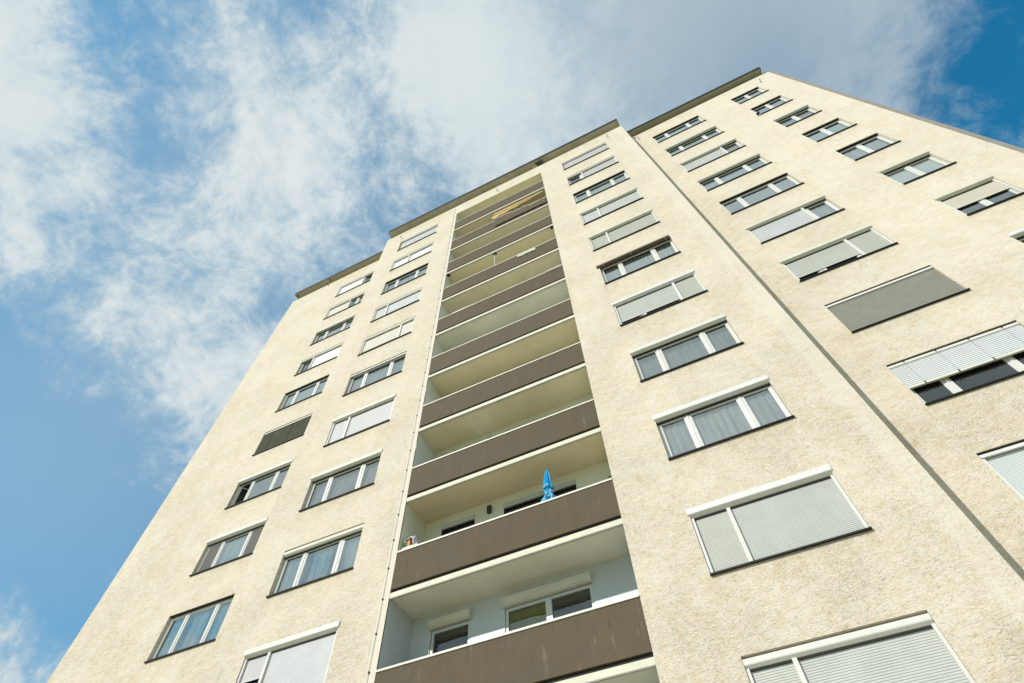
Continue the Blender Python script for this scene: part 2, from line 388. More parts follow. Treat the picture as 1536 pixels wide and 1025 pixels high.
MUL3 = (.268,.727); MUL2 = (.50,)
def window(col, k, box_='out', mull=MUL3, shut=(), guides=None, gl='glass', cur=None, label=None, boxm='cream', rail=False, screens=(), slit=None, hinge=None, ven=None, lintel=False, shutm='shut'):
    x0, x1, yw = colx[col]; W = x1-x0; fy0, fy1 = .115, .165
    top = OPEN-.02
    if box_: top = 1.27
    b = BM(); e = .004
    box(b, e, .065, fy0, fy1, .03, OPEN-e); box(b, W-.065, W-e, fy0, fy1, .03, OPEN-e)
    box(b, .065, W-.065, fy0, fy1, .043, .085); box(b, .065, W-.065, fy0, fy1, top-.06, OPEN-e)
    mw = .062
    for f in mull:
        box(b, f*W-mw, f*W+mw, fy0+.004, fy1-.002, .085, top-.06)
        box(b, f*W-.018, f*W+.018, fy0-.012, fy0+.004, .06, top-.04)
    xs = [0.065]+[f*W for f in mull]+[W-.065]
    for i in range(len(xs)-1):      # casement rims
        a, c = xs[i]+(mw if i else 0), xs[i+1]-(mw if i < len(xs)-2 else 0)
        if hinge == i: continue
        box(b, a, a+.028, fy0+.012, fy1-.006, .085, top-.06); box(b, c-.028, c, fy0+.012, fy1-.006, .085, top-.06)
        box(b, a+.028, c-.028, fy0+.012, fy1-.006, .085, .113); box(b, a+.028, c-.028, fy0+.012, fy1-.006, top-.088, top-.06)
    w = obj('window', b, M['white'], tower, (x0,yw,zs(k)), label=label)
    # glass
    b = BM()
    for i in range(len(xs)-1):
        if hinge == i or i in screens: continue
        quad(b, (xs[i],.138,.07),(xs[i+1],.138,.07),(xs[i+1],.138,top-.05),(xs[i],.138,top-.05))
    if b.verts: obj('glass', b, M[gl], w)
    else: b.free()
    if hinge is not None:
        a, c = xs[hinge]+.0, xs[hinge+1]-mw; L = c-a; ang = 1.05
        ux, uy = math.cos(ang), math.sin(ang)
        b = BM()
        def pt(s, d, z): return (a+.01+s*ux-d*uy, .14+s*uy+d*ux, z)
        for s0,s1,za,zb_ in ((0,.05,.09,top-.06),(L-.05,L,.09,top-.06),(.05,L-.05,.09,.14),(.05,L-.05,top-.11,top-.06)):
            vs = [b.verts.new(pt(s,d,z)) for z in (za,zb_) for d in (0,.04) for s in (s0,s1)]
            for f in ((0,2,3,1),(4,5,7,6),(0,1,5,4),(2,6,7,3),(0,4,6,2),(1,3,7,5)): b.faces.new([vs[i] for i in f])
        obj('open_casement', b, M['white'], w)
    for i in screens:
        b = BM(); box(b, xs[i]+(mw if i else 0)+.02, xs[i+1]-(mw if i < len(xs)-2 else 0)-.02, .124,.130,.11,top-.085); obj('insect_screen', b, M['screen'], w)
    # dim room behind
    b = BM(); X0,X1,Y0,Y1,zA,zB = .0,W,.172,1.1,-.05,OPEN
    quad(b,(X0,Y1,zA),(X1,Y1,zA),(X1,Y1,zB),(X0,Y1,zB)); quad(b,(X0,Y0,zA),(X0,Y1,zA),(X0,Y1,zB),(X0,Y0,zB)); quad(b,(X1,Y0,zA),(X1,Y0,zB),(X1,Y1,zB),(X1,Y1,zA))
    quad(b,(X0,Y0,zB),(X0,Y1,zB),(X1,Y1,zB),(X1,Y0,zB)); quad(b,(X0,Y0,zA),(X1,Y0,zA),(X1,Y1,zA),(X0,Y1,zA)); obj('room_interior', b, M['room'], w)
    # sill
    b = BM(); extrude_x(b, [(-.045,-.014),(-.052,-.008),(-.052,.024),(.114,.042),(.114,.006),(-.030,-.006)], -.012, W+.012); obj('sill', b, M['sill'], w)
    # shutter box
    if box_ == 'out':
        b = BM(); extrude_x(b, [(-.028,1.440),(-.036,1.428),(-.036,1.318),(-.030,1.304),(.05,1.256),(.112,1.252),(.112,1.44)], -.03, W+.02); obj('shutter_box', b, M[boxm], w)
    elif box_ == 'in':
        b = BM(); extrude_x(b, [(.012,1.375),(.006,1.365),(.006,1.295),(.012,1.280),(.055,1.240),(.112,1.236),(.112,1.375)], .006, W-.006); obj('shutter_box', b, M[boxm], w)
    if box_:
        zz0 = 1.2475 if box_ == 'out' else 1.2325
        b = BM(); box(b, .01, W-.01, .058, .112, zz0-.026, zz0); obj('shutter_slot_shade', b, M['gap'], w)  # dark slot made taller to stand in for the box's shadow band
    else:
        b = BM(); box(b, .006, W-.006, .022, .114, OPEN-.020, OPEN-.004); obj('shutter_slot_shade', b, M['gap'], w)  # dark strip painting the shade inside the lintel's shutter slot
    if rail or (box_ is None and (shut or ven)):
        b = BM(); box(b, .01, W-.01, .012, .06, 1.30, 1.365); obj('head_rail', b, M['white'], w)
    # shutters with their guide rails
    ztop = 1.26 if box_ else 1.31
    if shut:
        gx = sorted({f for s in shut for f in s[:2]}) if guides is None else guides
        for f in gx:
            c = min(max(f*W,.030),W-.030); b = BM(); wd = .036 if 0 < f < 1 else .026
            box(b, c-wd, c+wd, .030, .113, .043, ztop-.02); obj('guide_rail', b, M['white'], w)
        for s in shut:
            f0, f1, zb_ = s[:3]; mm = s[3] if len(s) > 3 else shutm
            a = f0*W+(.036 if f0 > 0 else .055); c = f1*W-(.036 if f1 < 1 else .055)
            b = BM(); slats(b, a, c, .082, max(zb_,.045)+.04, ztop-.005); box(b, a, c, .078, .092, max(zb_,.045), max(zb_,.045)+.038)
            obj('roller_shutter', b, M[mm], w)
    if ven == 'closed':
        b = BM(); slats(b, .02, W-.02, .050, .06, 1.30, .066, .016); box(b,.02,W-.02,.04,.07,.035,.06); obj('slatted_blind', b, M['venet'], w)
    if ven == 'half':
        b = BM(); blades(b, .015, W-.015, .035, .62, 1.31, .050, .056, 1.38); obj('slatted_blind', b, M['venetl'], w)
        b = BM(); box(b, .012, W-.012, .012, .060, .575, .612); obj('blind_bottom_rail', b, M['cream'], w)
        for f in (.13,.38,.63,.88):
            b = BM(); box(b, f*W-.009, f*W+.012, -.004, .01, .57, .635); tube(b, [(f*W,.004,.63),(f*W,.004,1.33)], .0014, 5); box(b, f*W-.010, f*W+.010, -.002, .012, 1.33, 1.36); obj('ladder_cord', b, M['dark'], w)
    if ven == 'bars':
        b = BM()
        n = 5; pw = (W-.06)/n
        for i in range(n):
            xx = .03+i*pw; dy = .012*(i%2)
            box(b, xx+.004, xx+pw-.004, .040+dy, .052+dy, .06, 1.30)
        obj('folding_panels', b, M['darkslat'], w)
        b = BM(); box(b, .01, W-.01, .02,.08,.042,.07); obj('bottom_track', b, M['cream'], w)
    if cur:
        b = BM()
        if cur == 'lace': drape(b, .07, W-.07, .20, .07, top-.05, 5, .012, k); cm = 'lace'
        elif cur == 'net': drape(b, .07, W-.07, .22, .07, top-.03, 6, .022, k); cm = 'curtain'
        elif cur == 'part': drape(b, .07, W*.30, .22, .07, top-.03, 8, .025, k); drape(b, W*.36, W*.60, .23, .07, top-.03, 8, .025, k+1); drape(b, W*.72, W-.07, .22, .07, top-.03, 8, .025, k+2); cm = 'curtain'
        elif cur == 'half': drape(b, .07, W-.07, .20, .07, .75, 5, .012, k); cm = 'lace'
        elif cur == 'sheer': drape(b, .07, W-.07, .26, .07, top-.03, 4, .018, k*3+ord(col)); cm = 'sheer'
        elif cur == 'dark': drape(b, .07, W-.07, .22, .07, top-.03, 5, .02, k); cm = 'darkcur'
        elif cur == 'blind': box(b, .05, W-.05, .17,.18,.07,top-.03); cm = 'venetl'
        obj('curtain', b, M[cm], w)
    if slit:  # stays and tiltable catches below a raised shutter edge
        for f in slit:
            b = BM(); box(b, f*W-.05, f*W+.05, .07, .112, .05, .27); obj('shutter_catch', b, M['white'], w)
    return w

# ---- column A (left wing)
window('A',1,None,shut=[(0,.72,.04,'shutw')],gl='glassd',cur='dark',label='top storey window with bright white shutter and one dark pane at its right')
window('A',2,'in',boxm='greybox',shut=[(0,.60,.04,'shutc')],mull=(.60,.80),gl='glassb',label='window with cream shutter over its left part and two bluish panes')
window('A',3,'out',boxm='greybox',gl='glass',cur='lace')
window('A',4,'in',boxm='greybox',shut=[(.30,1,.04,'shutw')],gl='glassd',cur='dark',label='window with bright white shutter down and brownish left pane')
window('A',5,None,gl='glassb',cur='net')
window('A',6,None,ven='bars',label='window closed by dark olive folding panels')
window('A',7,'out',boxm='white',hinge=0,gl='glassb',label='window with its left casement swung open')
window('A',8,'out',boxm='white',gl='glassb',screens=(0,2),cur='net',label='window with grey insect screens on the outer panes')
window('A',9,None,gl='glassb',cur='part',label='boxless window with gathered white curtains behind bluish glass')
# ---- column B (left of the balconies)
window('B',1,None,shut=[(0,1,.04,'shutp')],guides=(),mull=())
window('B',2,'in',boxm='greybox',shut=[(0,.40,.04,'shutw'),(.40,1,.04,'shutw')],label='window with bright white shutters fully down')
window('B',3,None,cur='lace')
window('B',4,'in',boxm='cream',shut=[(0,.27,.04,'shutp'),(.27,1,.37,'shutp')],slit=(.72,))
window('B',5,'in',boxm='cream',shut=[(0,.73,.33,'shutc'),(.73,1,.04,'shutc')],slit=(.26,))
window('B',6,None,rail=True,gl='glassb',cur='sheer')
window('B',7,'out',shut=[(0,.27,.04),(.27,1,.04)],shutm='shutp')
window('B',8,'out',cur='sheer')
window('B',9,'in',gl='glassb',cur='part',boxm='cream')
window('B',10,'out',boxm='white',shut=[(0,.27,.70),(.27,1,.04)],shutm='shutp',gl='glassd',label='window with the left shutter half raised')
# ---- column C (right of the balconies)
window('C',1,None,shut=[(0,1,.04,'shutp')],guides=(),mull=())
window('C',2,'in',boxm='greybox',shut=[(.30,1,.04,'shutp')],gl='glassd',cur='dark',label='window with pale shutter down except over its dark left pane')
window('C',3,None,cur='lace',label='window with lace curtains')
window('C',4,'out',shut=[(0,.30,.37,'shutp'),(.30,1,.37,'shutp')],slit=(.745,))
window('C',5,'out',shut=[(0,.27,.04),(.27,1,.04)])
cw = window('C',6,None,cur='net',label='window with a brown awning case across its head')
window('C',7,'out',boxm='white',shut=[(0,.73,.31),(.73,1,.04)],slit=(.30,))
window('C',8,'out',boxm='white',cur='sheer')
window('C',9,'out',boxm='white',cur='net')
window('C',10,'out',boxm='white',shut=[(0,.27,.04),(.27,1,.04)])
window('C',11,'in',boxm='white',shut=[(0,.27,.04),(.27,1,.04)])
W = colx['C'][1]-colx['C'][0]
b = BM(); box(b, -.10, W-.02, -.075, .05, 1.335, 1.415); obj('awning_case', b, weathered('brown_case',(.10,.075,.05),.2,.5), cw)
for f in (.06,.45,.93):
    b = BM(); box(b, f*W-.025, f*W+.025, -.095, -.078, 1.33, 1.42); tube(b, [(f*W,-.085,1.34),(f*W+.02,-.02,1.24)], .010, 6); obj('awning_bracket', b, M['steel'], cw)
# ---- column D (right wing)
window('D',1,None,gl='glassb',cur='net')
window('D',2,'out',boxm='greybox',cur='net')
window('D',3,'out',cur='sheer',shut=[(0,.72,.04,'shutp')])
window('D',4,'out',boxm='greybox',gl='glassb',cur='lace')
window('D',5,None,cur='lace')
window('D',6,'out',cur='net',shut=[(0,.70,.04,'shutp')])
window('D',7,'out',shut=[(0,.70,.33),(.70,1,.04)],slit=(.30,.66))
window('D',8,None,ven='closed',label='window behind a closed grey slatted blind')
window('D',9,None,ven='half',gl='glassd',label='window with a pale slatted blind lowered halfway')
window('D',10,None,shut=[(0,1,.04,'shutb')],mull=())
# ---- column E (far right)
ew = None
for k in range(1,9):
    kw = {1:dict(box_=None,gl='glassb',cur='sheer'),2:dict(box_=None,gl='glassb',cur='sheer'),3:dict(box_='out',boxm='greybox',cur='sheer'),4:dict(box_=None,gl='glassb',cur='net'),5:dict(box_=None,cur='net'),
          6:dict(box_='out',boxm='cream',cur='blind'),7:dict(box_='out',boxm='cream',shut=[(0,1,.62,'shutc')],guides=(0,1)),8:dict(box_='out',boxm='white',gl='glassd')}[k]
    w_ = window('E',k,mull=MUL2,**kw)
    if k == 2: ew = w_
b = BM(); ball(b, (-.10,-.10,.10), .085); tube(b, [(-.10,0.0,.10),(-.10,-.06,.10)], .02, 8); globe = obj('globe_sensor', b, M['dark'], tower, (colx['E'][0],SET,zs(2)), True)
b = BM(); ball(b, (-.135,-.165,.075), .030); obj('lens', b, M['white'], globe, smooth=True)

# ------------------------------------------------------------------ balconies
DEP = 1.06
soff = {0:OC,1:OB,2:GG,3:OL,4:GG,5:PG,6:OC,7:OC,8:OB,9:PG,10:PG,11:PG}
wallc = {1:OC,2:OC,3:GG,4:OC,5:OC,6:PG,7:CW,8:CW,9:CW,10:BG,11:BG}
sidec = {1:WG,2:WG,3:WG,4:WG,5:WG,6:WG,7:WG,8:WG,9:CW,10:BG,11:BG}
# ceiling over the top balcony
b = BM(); box(b, LX0, LX1, .012, DEP, Z0+1.602, Z0+1.80); obj('balcony_ceiling', b, soff[0], tower)
for k in range(1,12):
    z = zs(k)
    b = BM(); box(b, LX0+.004, LX1-.004, .0, .055, z-.967, z-.001); p = obj('balcony_parapet', b, M['panel'], tower)
    b = BM(); box(b, LX0+.003, LX1-.003, -.022, .075, z+.0, z+.042); obj('rail_cap', b, M['cap'], p)
    b = BM(); box(b, LX0+.003, LX1-.003, .05, .07, z-1.054, z-.968); obj('shadow_gap', b, M['gap'], p)  # solid dark strip standing in for the shaded slit below the panel
    # slab: lip along the front, thinner behind it
    b = BM(); extrude_x(b, [(.006,z-1.18),(.006,z-1.055),(DEP-.002,z-1.055),(DEP-.002,z-1.155),(.115,z-1.155),(.10,z-1.18)], LX0+.002, LX1-.002)
    bmesh.ops.recalc_face_normals(b, faces=b.faces[:])
    for f in b.faces:
        c = f.calc_center_median()
        f.material_index = 1 if (f.normal.z < -.9 and c.y > .11) else 0
    me = bpy.data.meshes.new('balcony_slab'); b.to_mesh(me); b.free(); me.materials.append(M['slabedge']); me.materials.append(soff[k])
    s_ = bpy.data.objects.new('balcony_slab', me); COL.objects.link(s_); s_.parent = tower
    b = BM(); box(b, LX0+.004, LX1-.004, .012, .040, z-1.196, z-1.181); obj('drip_shade_strip', b, M['steel'], s_)  # dark drip strip standing in for the shaded underside of the lip
    # inner walls
    zt = z+1.60 if k == 1 else z+FH-1.155
    zb_ = z-1.04
    b = BM(); quad(b,(LX0+.001,.03,zb_),(LX0+.001,DEP,zb_),(LX0+.001,DEP,zt),(LX0+.001,.03,zt)); obj('balcony_side_wall', b, sidec[k], tower)
    b = BM(); quad(b,(LX1-.001,.03,zb_),(LX1-.001,.03,zt),(LX1-.001,DEP,zt),(LX1-.001,DEP,zb_))
    obj('balcony_side_wall', b, sidec[k], tower)
    ops = [(-6.05,-5.03,z-.98,z+1.24),(-4.16,-2.10,z+.05,z+1.24)] if k >= 8 else []
    b = BM(); xs_ = sorted({LX0,LX1,*[q for h in ops for q in h[:2]]}); zz_ = sorted({zb_,zt,*[q for h in ops for q in h[2:]]})
    for i in range(len(xs_)-1):
        for j in range(len(zz_)-1):
            cx, cz = (xs_[i]+xs_[i+1])/2, (zz_[j]+zz_[j+1])/2
            if any(h[0]<cx<h[1] and h[2]<cz<h[3] for h in ops): continue
            quad(b,(xs_[i],DEP,zz_[j]),(xs_[i+1],DEP,zz_[j]),(xs_[i+1],DEP,zz_[j+1]),(xs_[i],DEP,zz_[j+1]))
    obj('balcony_rear_wall', b, wallc[k], tower)
    for n_, (a,c,d,e) in enumerate(ops):
        nm = 'balcony_door' if n_ == 0 else 'balcony_window'
        fr = M['white'] if k >= 10 else M['sill']
        b = BM(); y0,y1 = DEP+.02,DEP+.08
        box(b,a+.002,a+.065,y0,y1,d,e); box(b,c-.065,c-.002,y0,y1,d,e); box(b,a+.065,c-.065,y0,y1,d,d+.07); box(b,a+.065,c-.065,y0,y1,e-.07,e)
        if n_ == 1: box(b,(a+c)/2-.07,(a+c)/2+.07,y0,y1,d+.07,e-.07)
        w_ = obj(nm, b, fr, tower)
        b = BM(); quad(b,(a+.05,y1-.03,d+.05),(c-.05,y1-.03,d+.05),(c-.05,y1-.03,e-.05),(a+.05,y1-.03,e-.05)); obj('glass', b, M['glassd'], w_)
        b = BM(); quad(b,(a,y1+.6,d),(c,y1+.6,d),(c,y1+.6,e),(a,y1+.6,e)); quad(b,(a,y1,d),(a,y1+.6,d),(a,y1+.6,e),(a,y1,e)); quad(b,(c,y1,d),(c,y1,e),(c,y1+.6,e),(c,y1+.6,d)); quad(b,(a,y1,e),(a,y1+.6,e),(c,y1+.6,e),(c,y1,e)); obj('room_interior', b, M['room'], w_)
        if k == 10:
            if n_ == 1: b = BM(); drape(b,a+.06,(a+c)/2-.06,y1+.05,d+.05,e-.05,3,.01,1); obj('curtain', b, M['olivecur'], w_)
            b = BM(); extrude_x(b, [(DEP-.14,e+.19),(DEP-.15,e+.18),(DEP-.15,e+.07),(DEP-.13,e+.04),(DEP-.08,e+.0),(DEP-.001,e+.0),(DEP-.001,e+.19)], a-.03, c+.03); obj('shutter_box', b, M['slabedge'], w_)
        elif k >= 8:
            b = BM(); box(b, a-.0, c+.0, DEP-.03, DEP+.015, e-.02, e+.13); obj('shutter_box', b, M['greybox'] if k == 9 else M['cream'], w_)
# white panels painting the sunlit band of rear wall above the lowest full parapet
z = zs(10); b = BM(); box(b, -5.02, -4.17, DEP-.012, DEP-.001, z-.9, z+.79); obj('painted_sun_band', b, M['white'], tower)
b = BM(); box(b, -2.09, LX1-.002, DEP-.012, DEP-.001, z-.9, z+.79); obj('painted_sun_band', b, M['white'], tower)
z = zs(9); b = BM(); box(b, -4.63, -4.52, DEP-.09, DEP-.002, z+1.22, z+1.44); obj('wall_lamp', b, weathered('brown_lamp',(.05,.035,.025),.2,.5), tower)
b = BM(); box(b, -1.24,-1.14,DEP-.03,DEP-.001,z+1.05,z+1.09); obj('vent_grille', b, M['steel'], tower)
z = zs(7)-1.155; b = BM(); box(b, -5.05, -4.35, .13, DEP-.03, z-.006, z-.002); obj('paint_patch', b, paint('patch_cream',(.80,.76,.62)), tower)
# dark fixing brackets at slab corners and on soffits
for x, y, k, dz in ((-1.05,.10,3,-1.22),(-6.50,.10,3,-1.22),(-6.50,.05,4,.09),(-4.21,.30,8,.40),(-1.0,.05,4,.10)):
    z = zs(k)+dz; b = BM(); box(b, x-.06,x+.06,y-.05,y+.05,z-.035,z+.035); tube(b,[(x-.05,y,z),(x+.07,y+.03,z+.02)],.018,6); obj('awning_bracket', b, M['dark'], tower)
# fixture under the eave
b = BM(); zt = TOP+.398
box(b, -1.02,-.66,-.22,.08,zt-.16,zt); box(b,-1.10,-1.02,-.2,-.05,zt-.11,zt)
fx = obj('floodlight', b, weathered('dark_case',(.06,.06,.05),.3,.5), tower)
b = BM(); ball(b,(-.96,-.215,zt-.11),.04); obj('lens', b, M['white'], fx, smooth=True)
b = BM(); tube(b,[(-1.14,-.02,zt),(-1.15,-.05,zt-.2),(-1.13,-.004,zt-.38)],.02,6); tube(b,[(-1.30,-.02,zt),(-1.31,-.05,zt-.2),(-1.29,-.004,zt-.38)],.018,6); obj('conduit', b, M['cap'], fx)
# bright floor edge seen in the joint under the lowest parapet
# ------------------------------------------------------------------ loose things on the balconies
# closed blue parasol
zP = zs(9); px, py = -2.60, .35
par = thing('parasol', 'closed bright blue parasol standing behind a brown balcony parapet', 'parasol', (px,py,zP-1.04))
b = BM(); tube(b, [(0,0,.05),(0,0,2.30)], .02, 10); obj('pole', b, M['white'], par)
b = BM()
def fold(prof, seg=60, nf=6, seed=1, asym=0):
    r = random.Random(seed); ph = r.uniform(0,6); rings = []
    for z_, rad, dep in prof:
        ring = []
        for j in range(seg):
            t = 2*math.pi*j/seg
            q = rad*(1+dep*math.sin(nf*t+ph+z_*1.5)+dep*.4*math.sin((nf*2+1)*t))
            ring.append(b.verts.new((q*math.cos(t)+asym*math.sin(z_*9), q*math.sin(t), z_)))
        rings.append(ring)
    for a, c in zip(rings, rings[1:]):
        for j in range(seg): b.faces.new((a[j],a[(j+1)%seg],c[(j+1)%seg],c[j]))
    b.faces.new(rings[0][::-1]); b.faces.new(rings[-1])
fold([(2.36,.014,.0),(2.33,.026,.10),(2.2,.045,.38),(2.05,.063,.45),(1.92,.078,.42),(1.85,.086,.30),(1.80,.102,.22),(1.76,.112,.30),(1.70,.10,.45)], seed=2)
blue = weathered('blue_canopy', (.0,.31,.64), .28, .5, 10, spec=.3)
can = obj('canopy', b, blue, par, smooth=True)
b = BM(); fold([(1.72,.07,.2),(1.66,.085,.3),(1.58,.075,.2),(1.52,.085,.35),(1.44,.12,.45),(1.36,.13,.5),(1.2,.13,.5),(1.0,.12,.5),(.9,.10,.5)], seed=5, asym=.012); obj('canopy_skirt', b, weathered('blue_skirt',(.05,.33,.60),.45,.5,14), can, smooth=True)
for i,(a0,z_) in enumerate(((-2.3,1.735),(-1.2,1.56),(-1.9,1.40))):
    rr_ = .125 if i == 0 else .115
    pts = [(rr_*math.cos(a0+t),rr_*math.sin(a0+t),z_+.05*t) for t in (0,.25,.5,.75,1.0)]
    b = BM(); tube(b, pts, .014, 6); obj('tie_strap', b, M['white'], can)
b = BM(); tube(b, [(0,0,0),(0,0,.05)], .24, 20); tube(b,[(0,0,.05),(0,0,.30)],.035,12); obj('base', b, M['steel'], par)
b = BM(); tube(b, [(0,0,2.36),(0,0,2.385)], .012, 8); obj('finial', b, M['dark'], par)

# corner of the same balcony: a small cabinet that carries a few things
bx, by = -6.40, .26
cb = thing('cabinet', 'low grey cabinet standing in the left corner of the balcony with the blue parasol', 'cabinet', (bx,by,zP-1.04))
b = BM(); box(b,-.17,.30,-.15,.15,.02,1.25); obj('body', b, M['greybox'], cb)
b = BM(); box(b,-.155,.06,-.165,-.151,.05,1.2); obj('door', b, M['cream'], cb)
b = BM(); box(b,.07,.285,-.165,-.151,.05,1.2); obj('door', b, M['cream'], cb)
zc = zP-1.04+1.25
def bottle(x, y, z, r, h, m, name, label, cat):
    b = BM(); tube(b, [(x,y,z),(x,y,z+h*.62),(x,y,z+h*.72),(x,y,z+h*.82),(x,y,z+h)], r, 12, [r,r,r*.8,r*.38,r*.36]); return tag(obj(name, b, m, None, smooth=True), label, cat)
bottle(-6.50,.17,zc,.045,.36,weathered('green_glass',(.03,.20,.10),.2,.2),'bottle','green bottle at the left end of the balcony corner cabinet, beside the side wall','bottle')
b = BM(); box(b,-6.44,-6.40,.12,.30,zc+.002,zc+.235); tag(obj('carton', b, weathered('red_cover',(.42,.09,.03),.15,.6), None, bevel=.004),'narrow red upright carton next to the green bottle on the balcony cabinet','carton')
b = BM(); box(b,-6.395,-6.355,.12,.30,zc+.002,zc+.225); tag(obj('carton', b, weathered('orange_cover',(.68,.30,.12),.15,.6), None, bevel=.004),'narrow pale orange upright carton between the red carton and the white cloth','carton')
b = BM(); rr = random.Random(4)
nx, ny = 14, 8; grid = []
for i in range(nx+1):
    row = []
    for j in range(ny+1):
        u, v = i/nx, j/ny
        x = -6.46+.30*u; y = .08+.26*v
        zz = zc+.245+.045*math.sin(u*3.1)*(1-.3*abs(v-.5))+.018*math.sin(u*17+v*5)+rr.uniform(-.006,.006)
        if u > .72: zz -= (u-.72)*.75; x = -6.46+.30*(.72+(u-.72)*.45)
        if v < .2: zz -= (.2-v)*.3
        row.append(b.verts.new((x,y,zz)))
    grid.append(row)
for i in range(nx):
    for j in range(ny): b.faces.new((grid[i][j],grid[i+1][j],grid[i+1][j+1],grid[i][j+1]))
ct = obj('cloth', b, weathered('white_cloth',(.74,.72,.80),.06,.85), None, smooth=True)
md = ct.modifiers.new('thick','SOLIDIFY'); md.thickness = .012
tag(ct,'small crumpled white cloth lying over the cartons on the balcony cabinet','cloth')

# yellow awning half let down under the top balcony slab
z2 = zs(2)
aw = thing('awning', 'sagging yellow fabric awning under the uppermost balcony slab', 'awning', (-4.14,.0,z2))
yel = weathered('yellow_fabric', (.64,.46,.16), .15, .8, 5, (3,1,1)); yel_shaded = weathered('shaded_yellow_fabric', (.38,.25,.10), .15, .85, 4)  # second colour is the yellow fabric darkened for its shaded underside
Lw = 3.08
b = BM(); n = 24; up, lo = [], []
for i in range(n+1):
    u = i/n; z_ = .72+.17*u-.012*math.sin(u*math.pi)
    up.append(b.verts.new((Lw*u, .10, 1.55))); lo.append(b.verts.new((Lw*u, .0+.004*math.sin(u*60), z_+.07)))
for i in range(n): b.faces.new((up[i],up[i+1],lo[i+1],lo[i]))
fo = obj('canopy_fabric', b, yel_shaded, aw); fo.modifiers.new('thick','SOLIDIFY').thickness = .006
b = BM(); t1, t2 = [], []
for i in range(n*3+1):
    u = i/(n*3); z_ = .72+.17*u-.012*math.sin(u*math.pi); h_ = .27*(1-u)**1.3+.03
    t1.append(b.verts.new((Lw*u, -.018, z_+.06))); t2.append(b.verts.new((Lw*u, -.018+.012*math.sin(u*31), z_+.06-h_+.008*math.sin(u*23))))
for i in range(n*3): b.faces.new((t1[i],t1[i+1],t2[i+1],t2[i]))
fo = obj('valance', b, yel, aw); fo.modifiers.new('thick','SOLIDIFY').thickness = .005
b = BM(); tube(b, [(Lw*i/n, -.03, .72+.17*i/n-.012*math.sin(i/n*math.pi)+.07) for i in range(n+1)], .035, 10); obj('front_bar', b, weathered('cream_bar',(.60,.52,.34),.08,.6), aw, smooth=True)
for x in (.03,Lw-.03):
    b = BM(); tube(b, [(x,.10,1.55),(x,-.02,.86 if x > 1 else .79)], .014, 6); obj('arm', b, M['dark'], aw)
# crumpled brown screen cloth hung over that parapet
b = BM(); nx, ny = 60, 8; grid = []; rr = random.Random(9)
hem = [(-3.95,.30),(-3.5,.25),(-3.09,.22),(-2.9,.10),(-2.75,.05),(-2.4,.08),(-2.0,.07),(-1.9,-.10),(-1.8,-.20),(-1.6,-.10),(-1.3,-.06),(-.97,-.05)]
def hemz(x):
    for (a,za),(c,zc_) in zip(hem,hem[1:]):
        if x <= c: return za+(zc_-za)*(x-a)/(c-a)
    return hem[-1][1]
for i in range(nx+1):
    x = -3.95+2.97*i/nx; row = []; hz = hemz(x)+.025*math.sin(x*21)+rr.uniform(-.012,.012)
    for j in range(ny+1):
        v = j/ny
        row.append(b.verts.new((x+.02*math.sin(v*7+x*5), -.045-.02*abs(math.sin(x*9+v*4)), z2+hz+(-.85-hz)*v)))
    grid.append(row)
for i in range(nx):
    for j in range(ny):
        f = b.faces.new((grid[i][j],grid[i+1][j],grid[i+1][j+1],grid[i][j+1])); f.material_index = 1 if j == 0 else 0
sc_ = obj('screen_cloth', b, [M['panel'], weathered('pale_hem',(.33,.27,.20),.15,.85,6)], None)
sc_.modifiers.new('thick','SOLIDIFY').thickness = .006
tag(sc_,'crumpled brown screen cloth with pale hem hung over the parapet below the yellow awning','cloth')
# thin pale pole clamped between parapet and soffit two storeys lower
z4 = zs(4); po = thing('clamp_pole','thin white upright pole with black top fitting on a balcony parapet in the upper floors','pole',(-3.97,.03,z4))
b = BM(); tube(b,[(0,0,.044),(0,0,1.40)],.016,8); obj('shaft', b, M['cap'], po)
b = BM(); box(b,-.07,.09,-.05,.05,1.36,1.43); tube(b,[(-.08,0,1.42),(.12,0,1.34)],.03,8); obj('top_fitting', b, M['dark'], po)
b = BM(); tube(b,[(0,0,.043),(0,0,.07)],.035,10); obj('foot', b, M['dark'], po)
# pale strip of cloth hanging over the same parapet
b = BM(); nx = 16; a1, a2, a0 = [], [], []
for i in range(nx+1):
    x = -2.81+.87*i/nx; yy = -.030-.006*math.sin(x*20)
    a0.append(b.verts.new((x,.06,z4+.05))); a1.append(b.verts.new((x,yy,z4+.048))); a2.append(b.verts.new((x,yy-.004,z4-.24+.012*math.sin(x*13))))
for i in range(nx): b.faces.new((a0[i],a0[i+1],a1[i+1],a1[i])); b.faces.new((a1[i],a1[i+1],a2[i+1],a2[i]))
st_ = obj('towel', b, weathered('pale_towel',(.50,.49,.42),.08,.9,8), None); st_.modifiers.new('thick','SOLIDIFY').thickness = .012
tag(st_,'pale folded towel hung over a brown parapet right of the thin white pole','towel')
# white drying rod on the right end of the next parapet, rolled mat on its left end
z5 = zs(5); rk = thing('drying_rack','white twin rod rack on the right end of a balcony rail below the pale towel','rack',(-1.66,-.03,z5+.06))
b = BM(); tube(b,[(0,0,.02),(.70,0,.02)],.014,8); obj('rod', b, M['white'], rk)
b = BM(); tube(b,[(.02,-.03,-.06),(.70,-.03,-.06)],.012,8); obj('rod', b, M['white'], rk)
for x in (.02,.69):
    b = BM(); tube(b,[(x,0,.03),(x,-.032,-.07)],.010,6); obj('bracket', b, M['steel'], rk)
b = BM(); tube(b,[(-5.9,.03,z5+.085),(-5.5,.028,z5+.09),(-4.95,.03,z5+.085)],.045,12); tag(obj('mat_roll', b, weathered('pale_mat',(.60,.58,.54),.08,.85,6), None, smooth=True),'pale rolled mat lying on the left part of a balcony rail','mat')

